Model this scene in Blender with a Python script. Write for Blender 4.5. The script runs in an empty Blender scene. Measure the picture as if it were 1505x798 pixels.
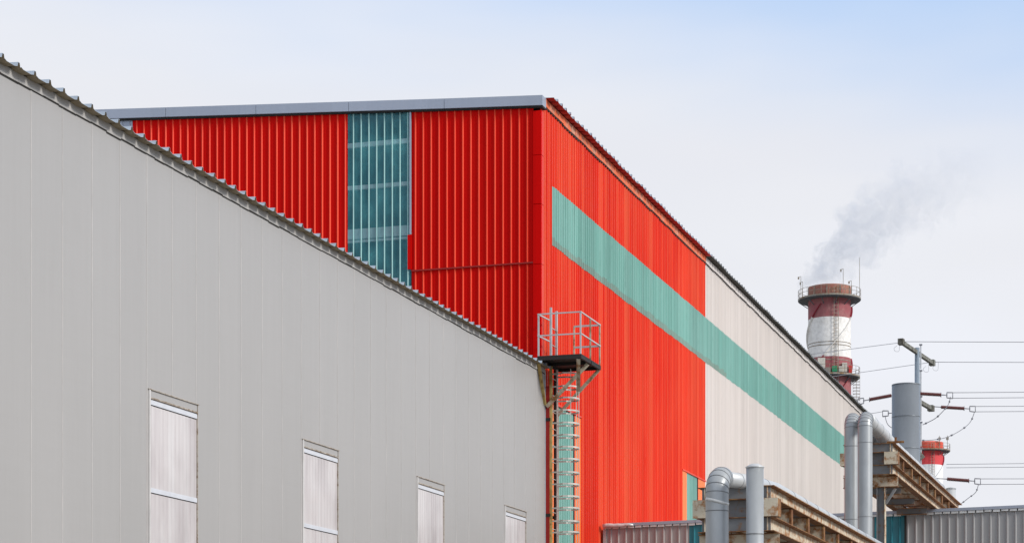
import bpy, math, random
from mathutils import Vector, Matrix
random.seed(7)
PI = math.pi
C = bpy.context.scene.collection
scene = bpy.context.scene

# ---------------------------------------------------------------- camera geometry (level camera with a rise)
FPX = 3096.0
TH = math.atan2(982.5, FPX)
ST, CT = math.sin(TH), math.cos(TH)
EYE = 1.6

def P(px, py, depth):
    """point seen at (px,py) of the 1505 px wide photograph, at a given depth"""
    r = (px - 752.5) / FPX * depth
    h = (1065.0 - py) / FPX * depth
    return Vector((r * CT - depth * ST, r * ST + depth * CT, EYE + h))

def Xat(px, Y):
    t = (px - 752.5) / FPX
    return Y * (t * CT - ST) / (CT + t * ST)

def Yat(px, X):
    t = (px - 752.5) / FPX
    return X * (CT + t * ST) / (t * CT - ST)

def Hat(py, X, Y):
    return EYE + (1065.0 - py) / FPX * (Y * CT - X * ST)

# ---------------------------------------------------------------- materials
def newmat(name):
    m = bpy.data.materials.new(name); m.use_nodes = True
    nt = m.node_tree; b = nt.nodes['Principled BSDF']
    return m, nt, b

def N(nt, t, **kw):
    n = nt.nodes.new(t)
    for k, v in kw.items():
        if k in n.inputs.keys(): n.inputs[k].default_value = v
        else: setattr(n, k, v)
    return n

def ramp(nt, stops):
    r = nt.nodes.new('ShaderNodeValToRGB'); e = r.color_ramp.elements
    while len(e) < len(stops): e.new(0.5)
    for i, (p, c) in enumerate(stops):
        e[i].position = p
        e[i].color = (c, c, c, 1) if isinstance(c, (int, float)) else (*c, 1)
    return r

def noise(nt, scale_vec, scale=1.0, detail=3, rough=0.55, loc=(0, 0, 0), world=True):
    if world:
        tc = nt.nodes.new('ShaderNodeNewGeometry'); out = tc.outputs['Position']
    else:
        tc = nt.nodes.new('ShaderNodeTexCoord'); out = tc.outputs['Object']
    mp = nt.nodes.new('ShaderNodeMapping'); mp.inputs['Scale'].default_value = scale_vec
    mp.inputs['Location'].default_value = loc
    nz = N(nt, 'ShaderNodeTexNoise', Scale=scale, Detail=detail, Roughness=rough)
    nt.links.new(out, mp.inputs['Vector']); nt.links.new(mp.outputs['Vector'], nz.inputs['Vector'])
    return nz.outputs['Fac']

def mix(nt, fac, a, b, blend='MIX'):
    m = nt.nodes.new('ShaderNodeMix'); m.data_type = 'RGBA'; m.blend_type = blend
    def put(i, v):
        if hasattr(v, 'is_linked') or hasattr(v, 'links'): nt.links.new(v, m.inputs[i])
        else: m.inputs[i].default_value = v if i == 0 else (*v, 1)
    put(0, fac); put(6, a); put(7, b)
    return m.outputs[2]

def thresh(nt, sock, lo, hi):
    r = nt.nodes.new('ShaderNodeMapRange'); r.inputs[1].default_value = lo; r.inputs[2].default_value = hi
    nt.links.new(sock, r.inputs[0]); return r.outputs[0]

def sheetvar(nt, axis, width, amount):
    """tone that changes from one cladding sheet to the next"""
    g = nt.nodes.new('ShaderNodeNewGeometry'); s = nt.nodes.new('ShaderNodeSeparateXYZ')
    nt.links.new(g.outputs['Position'], s.inputs[0])
    d = N(nt, 'ShaderNodeMath', operation='DIVIDE'); nt.links.new(s.outputs[axis], d.inputs[0]); d.inputs[1].default_value = width
    f = N(nt, 'ShaderNodeMath', operation='FLOOR'); nt.links.new(d.outputs[0], f.inputs[0])
    w = nt.nodes.new('ShaderNodeTexWhiteNoise'); w.noise_dimensions = '1D'; nt.links.new(f.outputs[0], w.inputs['W'])
    r = nt.nodes.new('ShaderNodeMapRange'); r.inputs[3].default_value = 1 - amount; r.inputs[4].default_value = 1 + amount
    nt.links.new(w.outputs['Value'], r.inputs[0])
    return r.outputs[0]

def mul(nt, col, val):
    m = nt.nodes.new('ShaderNodeVectorMath'); m.operation = 'SCALE'
    nt.links.new(col, m.inputs[0]); nt.links.new(val, m.inputs['Scale'])
    return m.outputs[0]

def paint(name, c, fade, axis=1, rough=0.42, spec=0.4, var=0.06, streak=0.35, dirt=None, dirtamt=0.25, metal=0.0, sheet=1.0, fine=6.0, rib=0, lines=0, ripple=0):
    m, nt, b = newmat(name)
    sv = [1, 1, 1]; sv[2] = 0.03
    st = thresh(nt, noise(nt, tuple(sv), fine, 4, 0.7), 0.35, 0.7)
    big = thresh(nt, noise(nt, (.22, .22, .1), 1.0, 3, .6, (3, 7, 1)), 0.4, 0.72)
    k = N(nt, 'ShaderNodeMath', operation='MULTIPLY_ADD'); nt.links.new(st, k.inputs[0]); k.inputs[1].default_value = streak
    k2 = N(nt, 'ShaderNodeMath', operation='MULTIPLY'); nt.links.new(big, k2.inputs[0]); k2.inputs[1].default_value = .45
    nt.links.new(k2.outputs[0], k.inputs[2])
    col = mix(nt, k.outputs[0], c, fade)
    if lines:
        g = nt.nodes.new('ShaderNodeNewGeometry'); s_ = nt.nodes.new('ShaderNodeSeparateXYZ'); nt.links.new(g.outputs['Position'], s_.inputs[0])
        d_ = N(nt, 'ShaderNodeMath', operation='DIVIDE'); nt.links.new(s_.outputs[axis], d_.inputs[0]); d_.inputs[1].default_value = .083
        f_ = N(nt, 'ShaderNodeMath', operation='FLOOR'); nt.links.new(d_.outputs[0], f_.inputs[0])
        w_ = nt.nodes.new('ShaderNodeTexWhiteNoise'); w_.noise_dimensions = '1D'; nt.links.new(f_.outputs[0], w_.inputs['W'])
        l_ = N(nt, 'ShaderNodeMath', operation='MULTIPLY'); nt.links.new(thresh(nt, w_.outputs['Value'], .72, .95), l_.inputs[0]); l_.inputs[1].default_value = lines
        col = mix(nt, l_.outputs[0], col, fade)
    if dirt:
        d = thresh(nt, noise(nt, (1, 1, .25), 2.2, 6, .7, (11, 0, 4)), 0.56, 0.8)
        dm = N(nt, 'ShaderNodeMath', operation='MULTIPLY'); nt.links.new(d, dm.inputs[0]); dm.inputs[1].default_value = dirtamt
        col = mix(nt, dm.outputs[0], col, dirt)
    if var: col = mul(nt, col, sheetvar(nt, axis, sheet, var))
    if rib: col = mul(nt, col, sheetvar(nt, axis, .25, rib))
    nt.links.new(col, b.inputs['Base Color'])
    b.inputs['Roughness'].default_value = rough; b.inputs['Specular IOR Level'].default_value = spec
    b.inputs['Metallic'].default_value = metal
    bmp = N(nt, 'ShaderNodeBump', Strength=.12 + ripple, Distance=.02)
    nt.links.new(noise(nt, (1.3, 1.3, .6) if not ripple else (.3, .12, 1.6), 1.6, 3), bmp.inputs['Height']); nt.links.new(bmp.outputs[0], b.inputs['Normal'])
    return m

def plain(name, c, rough=.6, metal=0.0, var=.15, sc=4.0, spec=.4):
    m, nt, b = newmat(name)
    f = noise(nt, (1, 1, .4), sc, 5, .65)
    a = tuple(x * (1 - var) for x in c); d = tuple(min(1, x * (1 + var)) for x in c)
    r = ramp(nt, [(.3, a), (.7, d)]); nt.links.new(f, r.inputs[0])
    nt.links.new(r.outputs[0], b.inputs['Base Color'])
    b.inputs['Roughness'].default_value = rough; b.inputs['Metallic'].default_value = metal
    b.inputs['Specular IOR Level'].default_value = spec
    return m

def rusty(name, base, rust, lo, hi, sc=5.0, rough=.75):
    m, nt, b = newmat(name)
    n1 = noise(nt, (1, 1, 1), sc, 8, .72, (2, 5, 9)); n2 = noise(nt, (1, 1, 1), sc * 3.2, 4, .6)
    f = thresh(nt, n1, lo, hi)
    rc = ramp(nt, [(.25, tuple(x * .35 for x in rust)), (.75, rust)]); nt.links.new(n2, rc.inputs[0])
    bc = ramp(nt, [(.3, tuple(x * .75 for x in base)), (.7, base)]); nt.links.new(noise(nt, (1, 1, 1), 1.7, 4), bc.inputs[0])
    nt.links.new(mix(nt, f, bc.outputs[0], rc.outputs[0]), b.inputs['Base Color'])
    b.inputs['Roughness'].default_value = rough
    bmp = N(nt, 'ShaderNodeBump', Strength=.3, Distance=.01); nt.links.new(n2, bmp.inputs['Height'])
    nt.links.new(bmp.outputs[0], b.inputs['Normal'])
    return m

M = {}
M['grey_panel'] = paint('grey sandwich panel', (.345, .333, .32), (.385, .37, .357), rough=.42, spec=.35, var=.018, streak=.25, ripple=.1, dirt=(.29, .28, .265), dirtamt=.18, fine=9)
M['grey_joint'] = plain('panel joint', (.45, .43, .41), .5)
M['grey_flash'] = plain('grey eave flashing', (.40, .385, .365), .5, var=.08)
M['gap'] = plain('dark joint gap and painted shade', (.02, .018, .015), .8)
M['zinc'] = plain('galvanised sheet top', (.42, .47, .52), .45, .3, .12)
M['zinc_dirty'] = plain('grimy sheet top', (.24, .25, .25), .6, .2, .2)
M['brown_under'] = plain('weathered sheet underside', (.27, .22, .145), .8, var=.2, sc=7)
M['red'] = paint('red painted cladding', (.57, .0012, .0005), (.66, .004, .0015), axis=0, rough=.5, spec=.05, var=.05, streak=.3, dirt=(.46, .004, .002), dirtamt=.3)
M['red_rib_lit'] = paint('red ribs with painted sunlight', (.72, .03, .008), (.78, .09, .035), axis=0, rough=.4, spec=.3, var=.05, streak=.5)  # sunlit brightness of the gable ribs put into a lighter red
M['red_side'] = paint('sun bleached red cladding', (.62, .014, .002), (.74, .105, .042), axis=1, rough=.42, spec=.15, var=.03, streak=.22, dirt=(.50, .012, .004), dirtamt=.3, fine=11, rib=.06, lines=.7)
M['red_dark'] = plain('dark red flashing', (.30, .008, .004), .5, var=.12)
M['orange'] = plain('orange reveal', (.85, .17, .02), .45, var=.05)
M['orange_flash'] = rusty('peeling orange eave flashing', (.80, .15, .04), (.80, .36, .22), .48, .6, 1.6, .5)
M['red_under'] = rusty('overpainted roof underside', (.42, .012, .004), (.50, .13, .04), .55, .7, 2.5)
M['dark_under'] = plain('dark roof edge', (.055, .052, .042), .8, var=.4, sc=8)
M['teal_side'] = paint('teal painted cladding', (.145, .335, .285), (.23, .42, .37), axis=1, rough=.45, spec=.3, var=.09, streak=.5, dirt=(.08, .20, .16), dirtamt=.6, fine=8, rib=.07, lines=.5)
M['teal_dirt'] = paint('algae stained teal lap', (.17, .265, .22), (.24, .34, .29), axis=1, rough=.6, var=.12, streak=.4, dirt=(.16, .19, .15), dirtamt=.8)
M['white_side'] = paint('off white painted cladding', (.565, .515, .475), (.655, .61, .57), axis=1, rough=.5, spec=.3, var=.045, streak=.4, dirt=(.40, .37, .34), dirtamt=.3, fine=7, rib=.035, lines=.4)
M['blue_flash'] = paint('grey blue metal flashing', (.33, .36, .42), (.38, .41, .47), axis=0, rough=.4, var=.06, metal=.25, sheet=3.05)
M['annex_grey'] = paint('dark grey annex cladding', (.30, .295, .29), (.37, .36, .35), axis=0, rough=.45, var=.05, streak=.4)
M['annex_brown'] = paint('brown grey annex cladding', (.30, .26, .245), (.37, .33, .31), axis=0, rough=.45, var=.05, streak=.4)
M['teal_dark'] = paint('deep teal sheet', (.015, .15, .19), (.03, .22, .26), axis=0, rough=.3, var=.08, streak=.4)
M['foil'] = plain('aluminium edge trim', (.62, .62, .60), .4, .2, .2, 8)
M['pinkroof'] = plain('pale roof sheet', (.42, .39, .40), .55, var=.08)
M['pipe'] = plain('grey metal pipe cladding', (.36, .375, .38), .38, .3, .10, 3.5)
M['pipe_pale'] = plain('pale metal pipe cladding', (.52, .53, .53), .4, .25, .08, 1.5)
M['pipe_seam'] = plain('pipe cladding seam', (.22, .225, .23), .5, .3)
M['tank'] = plain('weathered steel stack', (.23, .25, .27), .4, .45, .08, 1.0)
M['rust_web'] = rusty('pale painted steel with rust blooms', (.66, .58, .44), (.46, .17, .03), .46, .62, 5.5)
M['rust_grey'] = rusty('grey painted steel with rust stains', (.21, .215, .22), (.36, .16, .04), .52, .66, 5.0)
M['rust_flange'] = rusty('rusted flange', (.40, .22, .08), (.20, .06, .012), .34, .58, 7)
M['steel_rail'] = rusty('galvanised rail with rust', (.50, .50, .49), (.40, .17, .05), .60, .72, 3.0, .5)
M['steel_rust'] = rusty('rust stained angle steel', (.50, .44, .33), (.34, .14, .03), .46, .62, 4.0)
M['yellow_rust'] = rusty('yellowed rusty stile', (.52, .38, .13), (.36, .14, .02), .47, .62, 3.0)
M['black'] = rusty('blackened deck plate', (.018, .014, .012), (.10, .03, .012), .60, .72, 3.0)
M['alu'] = plain('pale aluminium hoop', (.52, .49, .44), .45, .3, .2)
M['frame_pale'] = plain('pale window frame', (.55, .53, .51), .5)
M['frame_rust'] = rusty('rust edged window trim', (.46, .41, .35), (.22, .13, .06), .46, .64, 9)
M['mullion'] = plain('white aluminium mullion', (.60, .61, .64), .4, .1, .06)
M['wire'] = plain('wire', (.22, .22, .24), .5)
M['wire_pale'] = plain('pale wire', (.45, .45, .47), .5)
M['insul'] = plain('brown insulator', (.13, .035, .03), .35)
M['pole'] = plain('galvanised pole', (.24, .29, .34), .5, .3, .1)
M['pole_pale'] = plain('pale pole ladder', (.55, .56, .57), .5)
M['lattice'] = rusty('weathered crossarm', (.20, .20, .17), (.10, .085, .06), .45, .6, 1.5)
M['chim_red'] = rusty('faded red chimney paint', (.33, .085, .095), (.46, .24, .22), .42, .8, .45, .8)
M['chim_redcap'] = rusty('rusty red chimney cap', (.36, .12, .09), (.50, .28, .18), .40, .7, .9, .8)
M['chim_white'] = rusty('dirty white chimney paint', (.84, .82, .78), (.62, .54, .44), .52, .9, .5, .8)
M['chim_strake'] = plain('dark red strake', (.24, .02, .035), .7)
M['chim_bright'] = plain('bright red chimney paint', (.62, .055, .06), .7, var=.1, sc=.4)
M['chim_orange'] = plain('orange red chimney cap', (.66, .09, .05), .7, var=.1, sc=.4)
M['chim_white2'] = plain('clean white chimney paint', (.76, .76, .75), .7, var=.04, sc=.3)
M['gal'] = rusty('gallery steel', (.30, .28, .24), (.30, .18, .08), .45, .6, 1.0)
M['gal_dark'] = plain('dark gallery soffit', (.10, .11, .12), .8)
M['green'] = plain('green equipment box', (.03, .26, .12), .5)
M['boxwhite'] = plain('white equipment box', (.55, .52, .45), .6)
M['brickred'] = plain('red lamp', (.6, .03, .02), .5)

def pane_mat():
    m, nt, b = newmat('cloudy polycarbonate pane')
    n1 = noise(nt, (1, 1, .06), 7, 3, .6, (1, 2, 3)); n2 = noise(nt, (.9, .9, .45), 1.0, 3, .5, (5, 1, 0))
    r1 = ramp(nt, [(.3, (.52, .475, .47)), (.5, (.57, .53, .52)), (.75, (.63, .605, .595))]); nt.links.new(n1, r1.inputs[0])
    f = thresh(nt, n2, .45, .75)
    k = N(nt, 'ShaderNodeMath', operation='MULTIPLY'); nt.links.new(f, k.inputs[0]); k.inputs[1].default_value = .7
    nt.links.new(mix(nt, k.outputs[0], r1.outputs[0], (.33, .29, .29)), b.inputs['Base Color'])
    b.inputs['Roughness'].default_value = .3; b.inputs['Coat Weight'].default_value = .2
    bmp = N(nt, 'ShaderNodeBump', Strength=.25, Distance=.02); nt.links.new(noise(nt, (1, 1, .3), 3, 3), bmp.inputs['Height'])
    nt.links.new(bmp.outputs[0], b.inputs['Normal'])
    return m
M['pane'] = pane_mat()

def translucent_mat():
    m, nt, b = newmat('translucent teal sheet')
    n1 = noise(nt, (1, 1, .05), 9, 4, .6); n2 = noise(nt, (1, 1, 1), 1.1, 4, .6, (4, 4, 4))
    r = ramp(nt, [(.3, (.02, .14, .17)), (.7, (.05, .24, .27))]); nt.links.new(n1, r.inputs[0])
    c = mix(nt, thresh(nt, n2, .44, .68), r.outputs[0], (.10, .40, .42))
    nt.links.new(c, b.inputs['Base Color']); b.inputs['Roughness'].default_value = .3
    b.inputs['Alpha'].default_value = .50
    return m
M['teal_clear'] = translucent_mat()
M['teal_rib'] = plain('pale teal rib', (.30, .50, .48), .35, var=.1)
M['girt'] = plain('pale girt seen through sheet', (.62, .72, .72), .6, var=.2)
M['asphalt'] = plain('dusty concrete yard', (.24, .23, .21), .9, var=.15, sc=.8)

# ---------------------------------------------------------------- mesh builder
class MB:
    def __init__(s): s.v = []; s.f = []; s.m = []; s.sm = []
    def face(s, pts, m=0, smooth=False):
        i = len(s.v); s.v += [tuple(p) for p in pts]; s.f.append(tuple(range(i, i + len(pts)))); s.m.append(m); s.sm.append(smooth)
    def box(s, a, b, m=0, mats=None):
        (x0, y0, z0), (x1, y1, z1) = a, b
        x0, x1 = min(x0, x1), max(x0, x1); y0, y1 = min(y0, y1), max(y0, y1); z0, z1 = min(z0, z1), max(z0, z1)
        i = len(s.v)
        s.v += [(x0,y0,z0),(x1,y0,z0),(x1,y1,z0),(x0,y1,z0),(x0,y0,z1),(x1,y0,z1),(x1,y1,z1),(x0,y1,z1)]
        for q, f in enumerate([(0,3,2,1),(4,5,6,7),(0,1,5,4),(1,2,6,5),(2,3,7,6),(3,0,4,7)]):
            s.f.append(tuple(i + k for k in f)); s.m.append(mats[q] if mats else m); s.sm.append(False)
    def bar(s, p, q, w, h=None, m=0, up=(0, 0, 1)):
        """rectangular bar from p to q, w sideways, h along up"""
        h = h or w; p = Vector(p); q = Vector(q); d = (q - p).normalized(); u = Vector(up)
        if abs(d.dot(u)) > .97: u = Vector((0, 1, 0))
        r = d.cross(u).normalized(); u = r.cross(d).normalized()
        i = len(s.v)
        for c in (p, q):
            for a, b in ((-1,-1),(1,-1),(1,1),(-1,1)): s.v.append(tuple(c + r * a * w / 2 + u * b * h / 2))
        for f in [(0,1,2,3),(7,6,5,4),(0,4,5,1),(1,5,6,2),(2,6,7,3),(3,7,4,0)]:
            s.f.append(tuple(i + k for k in f)); s.m.append(m); s.sm.append(False)
    def tube(s, path, r, n=12, m=0, cap=True, smooth=True):
        path = [Vector(p) for p in path]; rs = r if isinstance(r, (list, tuple)) else [r] * len(path)
        i0 = len(s.v); prev = None
        for k, p in enumerate(path):
            d = (path[min(k + 1, len(path) - 1)] - path[max(k - 1, 0)]).normalized()
            if prev is None:
                u = Vector((0, 0, 1)) if abs(d.z) < .9 else Vector((1, 0, 0))
                a = d.cross(u).normalized()
            else:
                a = (prev - d * prev.dot(d)).normalized()
            prev = a; b = d.cross(a)
            for j in range(n):
                t = 2 * PI * j / n; s.v.append(tuple(p + (a * math.cos(t) + b * math.sin(t)) * rs[k]))
        for k in range(len(path) - 1):
            for j in range(n):
                s.f.append((i0 + k*n + j, i0 + k*n + (j+1) % n, i0 + (k+1)*n + (j+1) % n, i0 + (k+1)*n + j)); s.m.append(m); s.sm.append(smooth)
        if cap:
            s.f.append(tuple(i0 + j for j in reversed(range(n)))); s.m.append(m); s.sm.append(False)
            e = i0 + (len(path) - 1) * n; s.f.append(tuple(e + j for j in range(n))); s.m.append(m); s.sm.append(False)
    def lathe(s, prof, n=48, m=0, c=(0, 0), smooth=True):
        """prof: list of (r,z) or (r,z,mat) bottom to top"""
        i0 = len(s.v)
        for p in prof:
            for j in range(n):
                t = 2 * PI * j / n; s.v.append((c[0] + p[0] * math.cos(t), c[1] + p[0] * math.sin(t), p[1]))
        for k in range(len(prof) - 1):
            mm = prof[k][2] if len(prof[k]) > 2 else m
            for j in range(n):
                s.f.append((i0 + k*n + j, i0 + k*n + (j+1) % n, i0 + (k+1)*n + (j+1) % n, i0 + (k+1)*n + j)); s.m.append(mm); s.sm.append(smooth)
    def build(s, name, mats, parent=None, bevel=0):
        me = bpy.data.meshes.new(name); me.from_pydata(s.v, [], s.f)
        if not isinstance(mats, (list, tuple)): mats = [mats]
        for k in mats: me.materials.append(M[k])
        me.polygons.foreach_set('material_index', s.m); me.polygons.foreach_set('use_smooth', s.sm); me.update()
        o = bpy.data.objects.new(name, me); C.objects.link(o)
        if parent: o.parent = parent
        if bevel:
            b = o.modifiers.new('bevel', 'BEVEL'); b.width = bevel; b.segments = 1; b.limit_method = 'ANGLE'
        return o

def tag(o, label=None, cat=None, group=None, kind=None):
    if label: o['label'] = label
    if cat: o['category'] = cat
    if group: o['group'] = group
    if kind: o['kind'] = kind
    return o

def empty(name, loc=(0, 0, 0), rz=0, **kw):
    o = bpy.data.objects.new(name, None); C.objects.link(o); o.location = loc; o.rotation_euler.z = rz
    o.empty_display_size = .3
    return tag(o, **kw)

# cladding sheet: u axis and normal are world X or Y
RIB = [(0, 0), (.18, 0), (.2, .004), (.24, .004), (.26, 0), (.44, 0), (.46, .004), (.50, .004), (.52, 0), (.76, 0), (.83, .034), (.89, .034), (.975, 0)]
def cladding(mb, axis, plane, nsign, u0, u1, zlo, zhi, pitch=.25, prof=RIB, sheet=1.0, jlo=0, jhi=0, ribmat=0, amp=1.0, lap=None):
    """vertical ribbed cladding; zlo/zhi numbers or functions of u; jlo/jhi ragged ends per sheet"""
    fl = zlo if callable(zlo) else (lambda u: zlo); fh = zhi if callable(zhi) else (lambda u: zhi)
    pts = []
    k = math.floor(u0 / pitch)
    while k * pitch < u1:
        for a, d in prof:
            u = (k + a) * pitch
            if u0 < u < u1: pts.append((u, d * amp, a))
        k += 1
    pts = [(u0, 0, 0)] + pts + [(u1, 0, 0)]
    rnd = {}
    def j(u, key, amt):
        if not amt: return 0
        q = (math.floor(u / sheet), key)
        if q not in rnd: rnd[q] = random.uniform(-amt, amt)
        return rnd[q]
    for (ua, da, aa), (ub, db, ab) in zip(pts[:-1], pts[1:]):
        um = (ua + ub) / 2; l = j(um, 0, jlo); h = j(um, 1, jhi)
        def pt(u, d, z):
            return (u, plane + nsign * d, z) if axis == 0 else (plane + nsign * d, u, z)
        q = [pt(ua, da, fl(ua) + l), pt(ub, db, fl(ub) + l), pt(ub, db, fh(ub) + h), pt(ua, da, fh(ua) + h)]
        if (axis == 0 and nsign > 0) or (axis == 1 and nsign < 0): q.reverse()
        rib = db > .001 + .0 or da > .02 * amp
        if max(da, db) < .01: rib = False
        mb.face(q, ribmat if rib else 0)

def ribbed_roof(mb, x_edge, x_in, y0, y1, z_edge, slope, pitch=.47, depth=.065, jit=.012):
    """sheets whose ribs run along X, outer ends at x_edge; top face mat 0, underside mat 1"""
    pr = [(0, 0), (.12, -.3), (.62, -.33), (.80, 0), (.84, 1), (.93, 1), (.97, 0)]
    y = y0; k = 0; pts = []
    while y < y1:
        for a, d in pr: pts.append((y + a * pitch, d * depth, k // 2))
        y += pitch; k += 1
    pts.append((y, 0, k // 2)); js = {}
    for (ya, da, ka), (yb, db, kb) in zip(pts[:-1], pts[1:]):
        js.setdefault(ka, (random.uniform(-jit, jit), 0.0)); jx, jz = js[ka]
        xe = x_edge + jx; t = .006
        for s_, mm in ((0, 0), (-t, 1)):
            q = [(xe, ya, z_edge + da + s_ + jz), (xe, yb, z_edge + db + s_ + jz),
                 (x_in, yb, z_edge + db + s_ + slope * abs(xe - x_in)), (x_in, ya, z_edge + da + s_ + slope * abs(xe - x_in))]
            if mm: q.reverse()
            mb.face(q, mm)
        mb.face([(xe, ya, z_edge + da - t + jz), (xe, yb, z_edge + db - t + jz), (xe, yb, z_edge + db + jz), (xe, ya, z_edge + da + jz)], 0)

def strip_x(mb, x0, x1, gl):
    """one continuous strip along Y with uneven edges"""
    pts = []
    for y, y2, a, b in gl: pts += [(y, a, b), (y2, a, b)]
    i = len(mb.v)
    for y, a, b in pts: mb.v += [(x0, y, a), (x1, y, a), (x1, y, b), (x0, y, b)]
    for k in range(len(pts) - 1):
        for q in range(4):
            mb.f.append((i + 4*k + q, i + 4*k + (q+1) % 4, i + 4*k + 4 + (q+1) % 4, i + 4*k + 4 + q)); mb.m.append(0); mb.sm.append(False)

# ---------------------------------------------------------------- setting
g = MB(); g.face([(-900, -200, 0), (900, -200, 0), (900, 1500, 0), (-900, 1500, 0)])
tag(g.build('ground', 'asphalt'), kind='structure')

XG = -17.74                     # grey wall plane
XR = -17.89                     # red side wall plane
YC = 59.10                      # red gable plane

# ================================================================ grey warehouse
wh = empty('warehouse', (XG, 40, 0), label='long pale grey panelled warehouse with a stepped sheet roof edge, in the foreground', cat='warehouse')
wh_inv = Matrix.Translation(-wh.location)
def own(o, parent):
    """parent keeping world coordinates of the mesh"""
    o.parent = parent
    o.matrix_parent_inverse = Matrix.Translation(-Vector(parent.location)) if parent.rotation_euler.z == 0 else parent.matrix_basis.inverted()
    return o
EG = 10.27 + EYE                # seam under flashing
Y0 = 22.0
WIN_H = 6.05 + EYE
win = []                        # (y0,y1)
yw = Yat(218, XG) ; wl = Yat(290.4, XG) - yw
for k in range(0, 4): win.append((yw + 7.0 * k / 1.0, yw + 7.0 * k + wl))
for k, px in ((1, 444), (2, 612.5), (3, 741.5)):
    a = Yat(px, XG); win[k] = (a, a + wl)
wb = 1.2
def wall_grey():
    mb = MB()
    ys = [Y0] + [v for w in win for v in w] + [YC - .02]
    # strips between windows, and above/below each window
    for i in range(len(ys) - 1):
        a, b = ys[i], ys[i + 1]
        if i % 2 == 0: mb.box((XG - .12, a, 0), (XG, b, EG))
        else:
            mb.box((XG - .12, a, WIN_H), (XG, b, EG)); mb.box((XG - .12, a, 0), (XG, b, wb))
    return mb
mb = wall_grey()
# joint beads between panels
yj = Yat(45.9, XG) - 12
while yj < YC - .1:
    segs = [(0.0, EG)]
    for a, b in win:
        if a - .03 < yj < b + .03: segs = [(0.0, wb), (WIN_H + .02, EG)]
    for a, b in segs: mb.box((XG - .01, yj - .010, a), (XG + .004, yj + .010, b - .002), 1)
    yj += 1.0
own(mb.build('wall_cladding', ['grey_panel', 'grey_joint']), wh)
mb = MB()   # closing walls
mb.box((-60, Y0, 0), (XG - .121, Y0 + .12, EG)); mb.box((-60, YC - .14, 0), (XG - .121, YC - .02, EG - .1))
mb.box((-60.1, Y0, 0), (-60, YC - .02, EG + 2.5))
own(mb.build('end_wall', 'grey_panel'), wh)
# eave flashing with ragged lower edge and the dark gap beneath
mb = MB(); mg = MB(); y = Y0; gl = []
while y < YC - .02:
    st = random.uniform(.35, .6); y2 = min(y + st, YC - .02); a = random.uniform(-.012, .012)
    mb.box((XG + .001, y, EG + .012 + a), (XG + .016, y2 - .004, EG + .155))
    gl.append((y, y2, EG + a - .004 - random.uniform(0, .012), EG + .010 + a))
    y = y2
strip_x(mg, XG + .001, XG + .012, gl)
own(mb.build('eave_flashing', 'grey_flash'), wh); own(mg.build('joint_gap', 'gap'), wh)
mb = MB(); ribbed_roof(mb, XG + .20, -60, Y0, YC - .35, 10.43 + EYE, .05)
own(mb.build('roof', ['zinc', 'brown_under']), wh)
# corner trim at the far end
mb = MB(); mb.box((XG - .1, YC - .018, 0), (XG + .012, YC + .03, EG + .1)); own(mb.build('corner_trim', 'zinc'), wh)
for k, (a, b) in enumerate(win):
    f = MB(); t = .045
    f.box((XG - .02, a, wb), (XG + .025, a + .05, WIN_H), 1)          # near jamb pale
    f.box((XG - .03, a + .0505, wb), (XG - .012, a + .064, WIN_H - .16), 2)  # dark rebate
    f.box((XG - .02, b - .02, wb), (XG + .012, b, WIN_H), 0)
    f.box((XG - .02, a - .02, WIN_H), (XG + .03, b + .02, WIN_H + .016), 0)
    f.box((XG - .02, a + .05, WIN_H - .155), (XG + .022, b - .035, WIN_H - .130), 0)
    f.box((XG - .02, a - .02, wb - .05), (XG + .05, b + .02, wb), 1)
    w = f.build('window', ['frame_rust', 'frame_pale', 'gap']); own(w, wh)
    h = MB(); h.box((XG - .04, a + .05, WIN_H - .130), (XG + .006, b - .035, WIN_H)); hp = h.build('header_panel', 'grey_panel'); own(hp, w)
    for q, zt in enumerate((WIN_H - .175, WIN_H - 1.76, WIN_H - 3.34)):
        mm = MB(); mm.box((XG - .05, a + .066, zt - .085), (XG + .006, b - .03, zt)); mm.box((XG - .05, a + .066, zt - .098), (XG - .010, b - .03, zt - .086), 1)
        own(mm.build('mullion', ['mullion', 'gap']), w)
    p = MB(); n = 24
    for i in range(n):
        ya = a + .05 + (b - a - .072) * i / n; yb = a + .05 + (b - a - .072) * (i + 1) / n
        p.box((XG - .05, ya, wb), (XG - .016 + .002 * (i % 2), yb - .001, WIN_H - .13))
    own(p.build('pane', 'pane'), w)

# ================================================================ red main building
YE = Yat(1312, XR)              # far end of the side wall
rb = empty('factory_hall', (XR, 80, 0), label='tall ribbed factory hall, red near corner, off-white further back, with a teal stripe', cat='factory hall')
XL = -62.0
XRIDGE = -43.0
HE = 18.20 + EYE
GS = .06
def gtop(X): return 18.10 + EYE + GS * (min(abs(X - XR), 2 * abs(XRIDGE - XR) - abs(X - XR)))
xa = Xat(195, YC); xb = Xat(511, YC); xc = Xat(603.5, YC); xd = Xat(784, YC)
mb = MB(); cladding(mb, 0, YC, -1, xa, xb, 0, gtop, ribmat=1); own(mb.build('wall_cladding', ['red', 'red_rib_lit']), rb)
HLAP = Hat(391, (xc + xd) / 2, YC)
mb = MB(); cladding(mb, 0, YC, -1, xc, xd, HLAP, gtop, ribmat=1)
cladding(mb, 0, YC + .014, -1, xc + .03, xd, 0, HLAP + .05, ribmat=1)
own(mb.build('wall_cladding', ['red', 'red_rib_lit']), rb)
mb = MB(); mb.box((xc - .02, YC - .045, Hat(345, xc, YC)), (xc + .03, YC - .005, gtop(xc) - .02), 0); own(mb.build('edge_flashing', 'blue_flash'), rb)
mb = MB(); mb.box((xc - .08, YC - .05, Hat(396, xc, YC)), (xc + .04, YC - .006, Hat(345, xc, YC) - .01), 0); own(mb.build('edge_flashing', 'red'), rb)
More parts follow.
